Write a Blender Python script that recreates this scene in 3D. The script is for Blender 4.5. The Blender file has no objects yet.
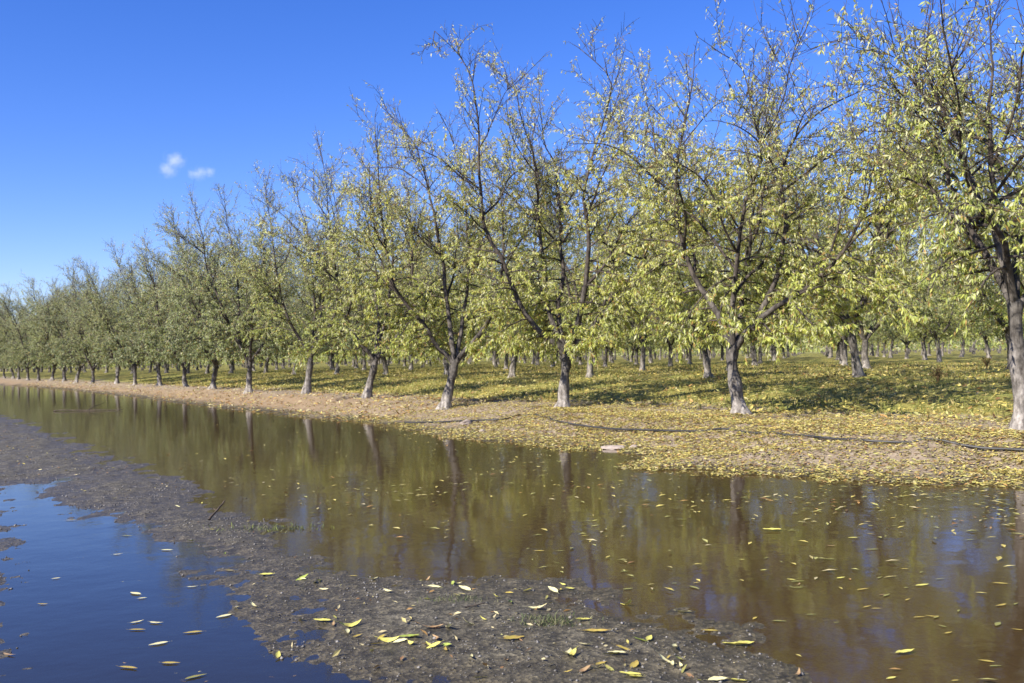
import bpy, math, random
import numpy as np

random.seed(11)
RNG = np.random.default_rng(11)
scene = bpy.context.scene
COL = scene.collection
PI = math.pi

# ------------------------------------------------------------------ camera frame
F_PX = 995.0
CAM_H = 1.37
PITCH = math.atan(14.8 / F_PX)
ROLL = math.radians(1.2)
fwd = np.array([0, math.cos(PITCH), math.sin(PITCH)])
r0 = np.array([1.0, 0, 0])
u0 = np.cross(r0, fwd)
RIGHT = math.cos(ROLL) * r0 - math.sin(ROLL) * u0
UP = math.cos(ROLL) * u0 + math.sin(ROLL) * r0
CAM = np.array([0, 0, CAM_H])


def P(x, y, z=0.0):
    """the point of the level z that was measured at picture point x, y"""
    d = fwd + RIGHT * (x - 512) / F_PX - UP * (y - 341.5) / F_PX
    k = (z - CAM_H) / d[2]
    return CAM + d * k


def project(v):
    d = np.asarray(v) - CAM
    z = d @ fwd
    return 512 + F_PX * (d @ RIGHT) / z, 341.5 - F_PX * (d @ UP) / z, z


# rows of the orchard run along (-S, C); p is the distance across the rows
TH = math.radians(34.1)
C, S = math.cos(TH), math.sin(TH)


def pt(v):
    return v[0] * C + v[1] * S, -v[0] * S + v[1] * C


def xy(p, t):
    return p * C - t * S, p * S + t * C


# ------------------------------------------------------------------ noise
def _hash(i, j, seed):
    n = (i.astype(np.int64) * 374761393 + j.astype(np.int64) * 668265263 + seed * 2147483647) & 0xFFFFFFFF
    n = ((n ^ (n >> 13)) * 1274126177) & 0xFFFFFFFF
    n = (n ^ (n >> 16)) & 0xFFFFFF
    return n / float(0xFFFFFF)


def noise(x, y, seed=0):
    x = np.asarray(x, float); y = np.asarray(y, float)
    i = np.floor(x); j = np.floor(y)
    f = x - i; g = y - j
    f = f * f * (3 - 2 * f); g = g * g * (3 - 2 * g)
    a = _hash(i, j, seed); b = _hash(i + 1, j, seed)
    c = _hash(i, j + 1, seed); d = _hash(i + 1, j + 1, seed)
    return (a * (1 - f) + b * f) * (1 - g) + (c * (1 - f) + d * f) * g - 0.5


def fbm(x, y, seed=0, octs=4):
    s = 0; a = 1.0
    for k in range(octs):
        s = s + a * noise(np.asarray(x) * 2 ** k, np.asarray(y) * 2 ** k, seed + k)
        a *= 0.5
    return s


# ------------------------------------------------------------------ terrain
def curve(points, far=None, near=None):
    a = sorted([pt(P(x, y)) for x, y in points], key=lambda q: q[1])
    tt = [q[1] for q in a]; pp = [q[0] for q in a]
    if near is not None:
        tt = [-30] + tt; pp = [near] + pp
    if far is not None:
        tt = tt + [tt[-1] + 40]; pp = pp + [far]
    return np.array(tt), np.array(pp)


E1 = curve([(0, 416), (40, 429), (89, 446), (140, 470), (190, 494), (215, 505), (260, 524), (300, 545), (344, 566),
            (414, 577), (544, 588), (600, 607), (660, 617), (763, 657), (810, 690)], far=3.9, near=3.2)
E2 = curve([(66, 492), (124, 518), (168, 530), (200, 534), (262, 549), (330, 582), (400, 632), (470, 662), (560, 684)], near=2.5, far=1.6)
E2 = (E2[0], E2[1] - np.interp(E2[0], [2.5, 4, 8, 10], [0.25, 0.48, 0.36, 0.05]))
E3 = curve([(8, 486), (12, 520), (24, 560), (26, 600), (14, 625), (18, 650), (4, 690)], near=0.5, far=1.4)
E3 = (E3[0], E3[1] - 0.16)
E4 = curve([(0, 385), (60, 389), (116, 395), (208, 406), (310, 417), (399, 424), (451, 438), (540, 446), (600, 450), (660, 467),
            (740, 473), (826, 479), (1020, 484)], far=9.6, near=9.8)
T_END = pt(P(30, 485))[1]


def fields(x, y):
    p = x * C + y * S; t = -x * S + y * C
    wob = 0.24 * fbm(x * 0.9, y * 0.9, 5) + 0.20 * fbm(x * 3.2, y * 3.2, 9) + 0.10 * fbm(x * 9, y * 9, 10, 3)
    ch = np.minimum(p - np.interp(t, *E1), (np.interp(t, *E4) - p) + np.where(p > 6, 0.55 * fbm(x * 1.4, y * 1.4, 13) + 0.3 * fbm(x * 5, y * 5, 17), 0))
    sp = np.minimum(np.minimum(np.interp(t, *E2) - p, p - np.interp(t, *E3)), (T_END - t) * 0.6)
    sp = np.minimum(sp, (t + 9) * 0.6)
    return p, t, ch + wob, sp + wob * 0.5


def H(x, y):
    x = np.asarray(x, float); y = np.asarray(y, float)
    p, t, ch, sp = fields(x, y)
    w = np.maximum(ch, sp)
    rough = (0.012 + 0.012 * np.clip((t - 9) / 6, 0, 1)) * fbm(x * 5, y * 5, 21, 3) + 0.010 * fbm(x * 17, y * 17, 25, 3)
    near = np.where(w > 0, -np.minimum(0.10, 0.022 * w + 0.03 * np.maximum(w - 0.5, 0)), np.minimum(0.024, 0.034 * -w))
    a = np.maximum(p - np.interp(t, *E4) , 0) - 0
    a = np.maximum(-ch, 0) * (p > 7)
    bank = np.minimum(a * 0.06 + np.maximum(a - 0.7, 0) * 0.09, 0.30)
    rise = np.interp(p, [12.0, 13.4, 19.4, 26, 400], [0, 0.02, 0.41, 0.43, 0.43])
    far = np.where(w > 0, -np.minimum(0.14, 0.035 * w), bank + rise)
    z = np.where(p > 7, far, near)
    z = z + rough * np.where(w > 0, 0.6, 1.0) + np.where((p < 7) & (w < 0.25), 0.016 * np.clip((p - 1.3) / 0.5, 0.1, 1) * fbm(x * 1.9, y * 1.9, 77, 2), 0) + np.where((p > 8) & (w < 0), 0.05 * fbm(x * 1.1, y * 1.1, 71, 3) * np.clip(-w, 0, 1), 0)
    z = z + np.where((p > 12), 0.09 * fbm(x * 0.35, y * 0.35, 40, 3), 0) * np.clip((p - 12) / 4, 0, 1)
    # open field behind and left of the camera
    z = z + np.clip((-p - 2.5) * 0.05, 0, 0.25)
    return z


def Hs(x, y):
    return float(H(np.array([x]), np.array([y]))[0])


# ------------------------------------------------------------------ mesh helpers
def mk_mesh(name, V, faces, mats, col=None, midx=None, smooth=False, extra=None):
    """faces: list of int arrays, each (n,3) or (n,4)"""
    me = bpy.data.meshes.new(name)
    V = np.asarray(V, np.float32)
    me.vertices.add(len(V)); me.vertices.foreach_set('co', V.ravel())
    faces = [f for f in faces if len(f)]
    nl = sum(f.size for f in faces); npoly = sum(len(f) for f in faces)
    me.loops.add(nl); me.polygons.add(npoly)
    me.loops.foreach_set('vertex_index', np.concatenate([f.ravel() for f in faces]).astype(np.int32))
    sizes = np.concatenate([np.full(len(f), f.shape[1]) for f in faces])
    starts = np.concatenate([[0], np.cumsum(sizes)[:-1]])
    me.polygons.foreach_set('loop_start', starts.astype(np.int32))
    me.polygons.foreach_set('loop_total', sizes.astype(np.int32))
    if midx is not None:
        me.polygons.foreach_set('material_index', np.asarray(midx, np.int32))
    me.polygons.foreach_set('use_smooth', np.full(npoly, bool(smooth)) if not hasattr(smooth, '__len__') else np.asarray(smooth, bool))
    me.update(calc_edges=True)
    if col is not None:
        at = me.color_attributes.new('Col', 'FLOAT_COLOR', 'POINT')
        c4 = np.ones((len(V), 4), np.float32); c4[:, :3] = col
        at.data.foreach_set('color', c4.ravel())
    if extra is not None:
        for k, a in extra.items():
            at = me.attributes.new(k, 'FLOAT', 'POINT'); at.data.foreach_set('value', np.asarray(a, np.float32))
    for m in mats: me.materials.append(m)
    me.validate()
    return me


def add(name, data, parent=None, loc=None, rot=None, scale=None):
    o = bpy.data.objects.new(name, data); COL.objects.link(o)
    if parent is not None: o.parent = parent
    if loc is not None: o.location = loc
    if rot is not None: o.rotation_euler = rot
    if scale is not None: o.scale = scale
    return o


def tag(o, label=None, cat=None, group=None, kind=None):
    if label: o['label'] = label
    if cat: o['category'] = cat
    if group: o['group'] = group
    if kind: o['kind'] = kind
    return o


# ------------------------------------------------------------------ materials
def new_mat(name):
    m = bpy.data.materials.new(name); m.use_nodes = True
    nt = m.node_tree; nt.nodes.clear()
    out = nt.nodes.new('ShaderNodeOutputMaterial')
    return m, nt, out


def N(nt, kind, **kw):
    n = nt.nodes.new(kind)
    for k, v in kw.items():
        if k in n.inputs: n.inputs[k].default_value = v
        else: setattr(n, k, v)
    return n


def ramp(nt, fac, stops):
    r = nt.nodes.new('ShaderNodeValToRGB')
    while len(r.color_ramp.elements) < len(stops): r.color_ramp.elements.new(0.5)
    for e, (pos, c) in zip(r.color_ramp.elements, stops):
        e.position = pos; e.color = (*c, 1)
    nt.links.new(fac, r.inputs[0])
    return r.outputs[0]


def mixc(nt, fac, a, b, mode='MIX'):
    m = nt.nodes.new('ShaderNodeMix'); m.data_type = 'RGBA'; m.blend_type = mode
    if hasattr(fac, 'name'): nt.links.new(fac, m.inputs[0])
    else: m.inputs[0].default_value = fac
    for s, v in ((6, a), (7, b)):
        if hasattr(v, 'name'): nt.links.new(v, m.inputs[s])
        else: m.inputs[s].default_value = (*v, 1)
    return m.outputs[2]


def leaf_mat(name, transl=0.38, rough=0.45, spec=0.35):
    m, nt, out = new_mat(name)
    at = N(nt, 'ShaderNodeAttribute', attribute_name='Col')
    pb = N(nt, 'ShaderNodeBsdfPrincipled'); pb.inputs['Roughness'].default_value = rough
    pb.inputs['Specular IOR Level'].default_value = spec
    tr = N(nt, 'ShaderNodeBsdfTranslucent')
    mx = N(nt, 'ShaderNodeMixShader'); mx.inputs[0].default_value = transl
    nt.links.new(at.outputs['Color'], pb.inputs['Base Color'])
    nt.links.new(at.outputs['Color'], tr.inputs['Color'])
    nt.links.new(pb.outputs[0], mx.inputs[1]); nt.links.new(tr.outputs[0], mx.inputs[2])
    nt.links.new(mx.outputs[0], out.inputs[0])
    return m


def bark_mat():
    m, nt, out = new_mat('almond_bark')
    at = N(nt, 'ShaderNodeAttribute', attribute_name='Col')
    tc = N(nt, 'ShaderNodeTexCoord')
    mp = N(nt, 'ShaderNodeMapping'); mp.inputs['Scale'].default_value = (9, 9, 3.0)
    nt.links.new(tc.outputs['Object'], mp.inputs[0])
    n1 = N(nt, 'ShaderNodeTexNoise'); n1.inputs['Scale'].default_value = 1.3; n1.inputs['Detail'].default_value = 6; n1.inputs['Roughness'].default_value = 0.7
    nt.links.new(mp.outputs[0], n1.inputs[0])
    n2 = N(nt, 'ShaderNodeTexNoise'); n2.inputs['Scale'].default_value = 14; n2.inputs['Detail'].default_value = 5
    nt.links.new(tc.outputs['Object'], n2.inputs[0])
    f = ramp(nt, n1.outputs[0], [(0.36, (0.30, 0.28, 0.26)), (0.52, (0.85, 0.83, 0.8)), (0.68, (1.35, 1.33, 1.3))])
    c = mixc(nt, 1.0, at.outputs['Color'], f, 'MULTIPLY')
    g = ramp(nt, n2.outputs[0], [(0.35, (0.6, 0.6, 0.6)), (0.6, (1.1, 1.1, 1.1))])
    c = mixc(nt, 1.0, c, g, 'MULTIPLY')
    pb = N(nt, 'ShaderNodeBsdfPrincipled'); pb.inputs['Roughness'].default_value = 0.9
    pb.inputs['Specular IOR Level'].default_value = 0.2
    nt.links.new(c, pb.inputs['Base Color'])
    b = N(nt, 'ShaderNodeBump'); b.inputs['Strength'].default_value = 0.8; b.inputs['Distance'].default_value = 0.03
    nt.links.new(n1.outputs[0], b.inputs['Height']); nt.links.new(b.outputs[0], pb.inputs['Normal'])
    nt.links.new(pb.outputs[0], out.inputs[0])
    return m


def simple_mat(name, c1, c2, scale=8, rough=0.8, spec=0.3, bump=0.3, dist=0.01, coord='Object'):
    m, nt, out = new_mat(name)
    tc = N(nt, 'ShaderNodeTexCoord')
    n1 = N(nt, 'ShaderNodeTexNoise'); n1.inputs['Scale'].default_value = scale; n1.inputs['Detail'].default_value = 6
    nt.links.new(tc.outputs[coord], n1.inputs[0])
    c = ramp(nt, n1.outputs[0], [(0.35, c1), (0.65, c2)])
    pb = N(nt, 'ShaderNodeBsdfPrincipled'); pb.inputs['Roughness'].default_value = rough
    pb.inputs['Specular IOR Level'].default_value = spec
    nt.links.new(c, pb.inputs['Base Color'])
    b = N(nt, 'ShaderNodeBump'); b.inputs['Strength'].default_value = bump; b.inputs['Distance'].default_value = dist
    nt.links.new(n1.outputs[0], b.inputs['Height']); nt.links.new(b.outputs[0], pb.inputs['Normal'])
    nt.links.new(pb.outputs[0], out.inputs[0])
    return m


def ground_mat():
    m, nt, out = new_mat('orchard_soil')
    geo = N(nt, 'ShaderNodeNewGeometry'); pos = geo.outputs['Position']

    def tex(kind, scale, detail=5, rough=0.6):
        n = N(nt, kind); n.inputs['Scale'].default_value = scale
        if kind == 'ShaderNodeTexNoise':
            n.inputs['Detail'].default_value = detail; n.inputs['Roughness'].default_value = rough
        nt.links.new(pos, n.inputs['Vector'])
        return n.outputs[0]

    def attr(k):
        return N(nt, 'ShaderNodeAttribute', attribute_name=k).outputs['Fac']
    big = tex('ShaderNodeTexNoise', 1.1); mid = tex('ShaderNodeTexNoise', 9, 8, 0.72); fine = tex('ShaderNodeTexNoise', 70, 4, 0.7)
    vor = N(nt, 'ShaderNodeTexVoronoi'); vor.inputs['Scale'].default_value = 55; nt.links.new(pos, vor.inputs['Vector'])
    mud = ramp(nt, mid, [(0.30, (0.047, 0.042, 0.030)), (0.5, (0.099, 0.090, 0.065)), (0.72, (0.195, 0.176, 0.130))])
    grit = ramp(nt, vor.outputs['Color'], [(0.1, (0.42, 0.42, 0.42)), (0.55, (0.95, 0.94, 0.92)), (0.9, (2.1, 2.05, 1.95))])
    mud = mixc(nt, 0.8, mud, grit, 'MULTIPLY')
    wetm = mixc(nt, 1.0, mud, (0.68, 0.62, 0.50), 'MULTIPLY')
    mud = mixc(nt, attr('wet'), mud, wetm)
    silt = ramp(nt, mid, [(0.3, (0.12, 0.078, 0.034)), (0.7, (0.24, 0.160, 0.068))])
    clay = ramp(nt, mid, [(0.3, (0.022, 0.019, 0.016)), (0.7, (0.05, 0.043, 0.035))])
    silt = mixc(nt, attr('clay'), silt, clay)
    mud = mixc(nt, attr('under'), mud, silt)
    bank = ramp(nt, mid, [(0.28, (0.13, 0.092, 0.055)), (0.5, (0.25, 0.195, 0.135)), (0.75, (0.38, 0.32, 0.24))])
    straw = ramp(nt, fine, [(0.3, (0.15, 0.092, 0.046)), (0.5, (0.255, 0.172, 0.094)), (0.7, (0.37, 0.29, 0.175))])
    bank = mixc(nt, attr('straw'), bank, straw)
    turf = ramp(nt, mid, [(0.28, (0.075, 0.068, 0.024)), (0.42, (0.165, 0.155, 0.042)), (0.56, (0.29, 0.25, 0.075)), (0.74, (0.40, 0.32, 0.15))])
    turf2 = ramp(nt, big, [(0.35, (0.8, 0.95, 0.7)), (0.65, (1.15, 1.02, 0.85))])
    turf = mixc(nt, 1.0, turf, turf2, 'MULTIPLY')
    c = mixc(nt, attr('bank'), mud, bank)
    c = mixc(nt, attr('turf'), c, turf)
    pb = N(nt, 'ShaderNodeBsdfPrincipled')
    nt.links.new(c, pb.inputs['Base Color'])
    mr = N(nt, 'ShaderNodeMapRange'); mr.inputs['To Min'].default_value = 0.9; mr.inputs['To Max'].default_value = 0.42
    nt.links.new(attr('wet'), mr.inputs['Value']); nt.links.new(mr.outputs[0], pb.inputs['Roughness'])
    pb.inputs['Specular IOR Level'].default_value = 0.3
    b1 = N(nt, 'ShaderNodeBump'); b1.inputs['Strength'].default_value = 0.8; b1.inputs['Distance'].default_value = 0.02
    nt.links.new(mid, b1.inputs['Height'])
    b2 = N(nt, 'ShaderNodeBump'); b2.inputs['Strength'].default_value = 0.7; b2.inputs['Distance'].default_value = 0.006
    nt.links.new(vor.outputs['Distance'], b2.inputs['Height']); nt.links.new(b1.outputs[0], b2.inputs['Normal'])
    nt.links.new(b2.outputs[0], pb.inputs['Normal'])
    nt.links.new(pb.outputs[0], out.inputs[0])
    return m


def water_mat():
    m, nt, out = new_mat('muddy_water')
    geo = N(nt, 'ShaderNodeNewGeometry')
    n1 = N(nt, 'ShaderNodeTexNoise'); n1.inputs['Scale'].default_value = 2.2; n1.inputs['Detail'].default_value = 3
    n2 = N(nt, 'ShaderNodeTexNoise'); n2.inputs['Scale'].default_value = 11; n2.inputs['Detail'].default_value = 2
    for n in (n1, n2): nt.links.new(geo.outputs['Position'], n.inputs['Vector'])
    b1 = N(nt, 'ShaderNodeBump'); b1.inputs['Strength'].default_value = 1.0; b1.inputs['Distance'].default_value = 0.0032
    nt.links.new(n1.outputs[0], b1.inputs['Height'])
    b2 = N(nt, 'ShaderNodeBump'); b2.inputs['Strength'].default_value = 1.0; b2.inputs['Distance'].default_value = 0.0004
    nt.links.new(n2.outputs[0], b2.inputs['Height']); nt.links.new(b1.outputs[0], b2.inputs['Normal'])
    fr = N(nt, 'ShaderNodeFresnel'); fr.inputs['IOR'].default_value = 1.29; nt.links.new(b2.outputs[0], fr.inputs['Normal'])
    gl = N(nt, 'ShaderNodeBsdfGlossy'); gl.inputs['Roughness'].default_value = 0.065; gl.inputs['Color'].default_value = (1, 1, 1, 1)
    nt.links.new(b2.outputs[0], gl.inputs['Normal'])
    n3 = N(nt, 'ShaderNodeTexNoise'); n3.inputs['Scale'].default_value = 0.8; n3.inputs['Detail'].default_value = 4
    nt.links.new(geo.outputs['Position'], n3.inputs['Vector'])
    dc = ramp(nt, n3.outputs[0], [(0.3, (0.120, 0.072, 0.026)), (0.7, (0.175, 0.110, 0.044))])
    dc = mixc(nt, N(nt, 'ShaderNodeAttribute', attribute_name='silt').outputs['Fac'], (0.052, 0.042, 0.027), dc)
    df = N(nt, 'ShaderNodeBsdfDiffuse'); nt.links.new(dc, df.inputs['Color'])
    tr = N(nt, 'ShaderNodeBsdfTransparent'); tr.inputs['Color'].default_value = (0.88, 0.78, 0.58, 1)
    body = N(nt, 'ShaderNodeMixShader'); body.inputs[0].default_value = 0.66
    nt.links.new(df.outputs[0], body.inputs[1]); nt.links.new(tr.outputs[0], body.inputs[2])
    mx = N(nt, 'ShaderNodeMixShader')
    nt.links.new(fr.outputs[0], mx.inputs[0]); nt.links.new(body.outputs[0], mx.inputs[1]); nt.links.new(gl.outputs[0], mx.inputs[2])
    nt.links.new(mx.outputs[0], out.inputs[0])
    return m


M_LEAF = leaf_mat('almond_leaf', 0.46)
M_DRY = leaf_mat('fallen_leaf', 0.15, 0.55, 0.3)
M_GRASS = leaf_mat('grass_blade', 0.3, 0.6, 0.2)
M_BARK = bark_mat()
M_GROUND = ground_mat()
M_WATER = water_mat()

# ------------------------------------------------------------------ ground and water
def build_ground():
    r = np.concatenate([[0.25, 0.6, 0.9], np.geomspace(1.2, 70, 400), np.geomspace(74, 4000, 60)])
    a_f = np.radians(np.arange(-50, 50.01, 0.2)); a_c = np.radians(np.arange(53, 310, 3.0))
    ang = np.concatenate([a_f, a_c])               # measured clockwise from the viewing direction
    R, A = np.meshgrid(r, ang, indexing='ij')
    X = R * np.sin(A); Y = R * np.cos(A)
    Z = H(X.ravel(), Y.ravel()).reshape(X.shape)
    nr, na = X.shape
    idx = np.arange(nr * na).reshape(nr, na)
    i0 = idx[:-1, :]; i1 = idx[1:, :]
    q = np.stack([i0, i1, np.roll(i1, -1, 1), np.roll(i0, -1, 1)], -1).reshape(-1, 4)
    V = np.stack([X.ravel(), Y.ravel(), Z.ravel()], 1)
    V = np.vstack([V, [[0, 0, Hs(0, 0)]]])
    c = len(V) - 1
    fan = np.stack([np.full(na, c), idx[0], np.roll(idx[0], -1)], 1)
    x, y, z = V.T
    p, t, ch, sp = fields(x, y)
    wet = np.clip(1.1 - z / 0.045, 0, 1)
    under = np.clip(-z / 0.02, 0, 1)
    wob = 0.5 * fbm(x * 0.8, y * 0.8, 60) + 0.35 * fbm(x * 3, y * 3, 64)
    bank = np.clip((p - 7) * 5, 0, 1) * np.clip((z - 0.01) / 0.05, 0, 1)
    field = np.clip((-p - 2.0 + wob) / 1.5, 0, 1)
    turf = np.clip((p - 13.5 + wob * 1.6) / 0.6, 0, 1)
    turf = np.maximum(turf, field * 0.8)
    straw = np.clip((t - 18) / 8, 0, 1) * 0.8 + 0.1
    straw = straw * np.clip((12.6 - p) * 1.0 + wob, 0, 1)
    me = mk_mesh('ground', V, [q, fan], [M_GROUND], smooth=True,
                 extra={'wet': wet, 'clay': np.clip((1.8 - p + 0.5 * wob) * 1.8, 0, 1), 'under': under, 'bank': bank, 'turf': turf, 'straw': straw})
    # normals up
    o = add('ground', me); tag(o, kind='structure')
    return o


G = build_ground()
if G.data.polygons[1000].normal.z < 0:
    G.data.flip_normals()

rows_ = [-3.0, 1.9, 2.5, 3.1, 11.6]
wv = [(*xy(p_, t_), 0.0) for p_ in rows_ for t_ in (-14, 420)]
wf = np.array([[2 * i, 2 * i + 2, 2 * i + 3, 2 * i + 1] for i in range(len(rows_) - 1)])
w = mk_mesh('water', wv, [wf], [M_WATER], extra={'silt': np.repeat([0.0, 0.0, 0.5, 1.0, 1.0], 2)})
tag(add('water', w), kind='structure')

# ------------------------------------------------------------------ tubes
class Tubes:
    def __init__(s):
        s.V = []; s.Q = []; s.Cc = []; s.n = 0

    def add(s, pts, rad, sides, cols, cap=True):
        pts = np.asarray(pts, float); rad = np.asarray(rad, float); cols = np.asarray(cols, float)
        k = len(pts)
        T = np.gradient(pts, axis=0); T /= np.linalg.norm(T, axis=1)[:, None] + 1e-9
        ref = np.array([1.0, 0, 0]) if abs(T[0, 0]) < 0.8 else np.array([0, 1.0, 0])
        U = np.cross(T, ref); U /= np.linalg.norm(U, axis=1)[:, None] + 1e-9
        W = np.cross(T, U)
        a = np.arange(sides) * 2 * PI / sides
        ring = U[:, None, :] * np.cos(a)[None, :, None] + W[:, None, :] * np.sin(a)[None, :, None]
        V = pts[:, None, :] + ring * (rad[:, None, None] if rad.ndim == 1 else rad[:, :, None])
        base = s.n
        s.V.append(V.reshape(-1, 3)); s.n += k * sides
        s.Cc.append(np.repeat(cols if cols.ndim == 2 else np.tile(cols, (k, 1)), sides, axis=0))
        i = np.arange(k - 1)[:, None] * sides + np.arange(sides)[None, :] + base
        j = np.arange(k - 1)[:, None] * sides + (np.arange(sides)[None, :] + 1) % sides + base
        s.Q.append(np.stack([i, j, j + sides, i + sides], -1).reshape(-1, 4))
        if cap and sides >= 5:
            e = base + (k - 1) * sides
            s.V.append(pts[-1][None] + T[-1] * rad[-1].mean()); s.Cc.append((cols if cols.ndim == 1 else cols[-1])[None]); c = s.n; s.n += 1
            m = np.arange(sides)
            s.Q.append(np.stack([e + m, e + (m + 1) % sides, np.full(sides, c), np.full(sides, c)], -1))

    def arrays(s):
        V = np.vstack(s.V); Q = np.vstack(s.Q); Cc = np.vstack(s.Cc)
        tri = Q[Q[:, 2] == Q[:, 3]][:, :3]; q = Q[Q[:, 2] != Q[:, 3]]
        return V, q, tri, Cc


def smooth_path(pts, step=0.22, wig=0.0, rng=None):
    pts = np.asarray(pts, float)
    Q = np.vstack([2 * pts[0] - pts[1], pts, 2 * pts[-1] - pts[-2]])
    out = []
    for i in range(1, len(Q) - 2):
        a, b, c, d = Q[i - 1:i + 3]
        n = max(2, int(np.linalg.norm(c - b) / step))
        for k in range(n):
            u = k / n
            out.append(0.5 * ((2 * b) + (c - a) * u + (2 * a - 5 * b + 4 * c - d) * u * u + (3 * b - a - 3 * c + d) * u ** 3))
    out.append(pts[-1])
    out = np.array(out)
    if wig and rng is not None and len(out) > 3:
        w_ = rng.normal(0, wig, out.shape); w_[0] = 0; w_[:, 2] *= 0.5
        w_[1:-1] = (w_[:-2] + w_[1:-1] * 2 + w_[2:]) / 4
        out = out + w_
    return out


def kites(Pp, D, Nn, L, Wd, fold=0.25):
    """folded pointed leaves: 4 points, two faces each"""
    D = D / (np.linalg.norm(D, axis=1)[:, None] + 1e-9)
    Sd = np.cross(D, Nn); Sd /= np.linalg.norm(Sd, axis=1)[:, None] + 1e-9
    Nn = np.cross(Sd, D)
    mid = Pp + D * (L * 0.45)[:, None]
    a = mid + Sd * (Wd / 2)[:, None] + Nn * (Wd * fold)[:, None]
    b = mid - Sd * (Wd / 2)[:, None] + Nn * (Wd * fold)[:, None]
    tip = Pp + D * L[:, None] + Nn * (L * 0.08)[:, None]
    V = np.stack([Pp, a, tip, b], 1).reshape(-1, 3)
    i = np.arange(len(Pp)) * 4
    F = np.concatenate([np.stack([i, i + 2, i + 1], 1), np.stack([i, i + 3, i + 2], 1)])
    return V, F


PALE = np.array([0.27, 0.245, 0.222]); DARK = np.array([0.090, 0.074, 0.063]); TWIG = np.array([0.135, 0.108, 0.090])


def leaf_cols(n, z, rng, green, top=7.0):
    """green 0..1: how green the tree still is"""
    yel = np.array([0.61, 0.57, 0.135]); lim = np.array([0.45, 0.50, 0.115]); oli = np.array([0.25, 0.30, 0.155])
    pale = np.array([0.70, 0.66, 0.44]); tan = np.array([0.42, 0.27, 0.09])
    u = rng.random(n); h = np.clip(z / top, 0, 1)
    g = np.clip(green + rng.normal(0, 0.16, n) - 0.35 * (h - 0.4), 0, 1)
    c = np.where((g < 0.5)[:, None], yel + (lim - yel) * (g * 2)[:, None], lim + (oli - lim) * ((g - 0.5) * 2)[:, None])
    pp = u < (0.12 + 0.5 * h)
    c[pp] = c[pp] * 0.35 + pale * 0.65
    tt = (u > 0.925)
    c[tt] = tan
    return c * rng.uniform(0.78, 1.18, n)[:, None]


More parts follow.
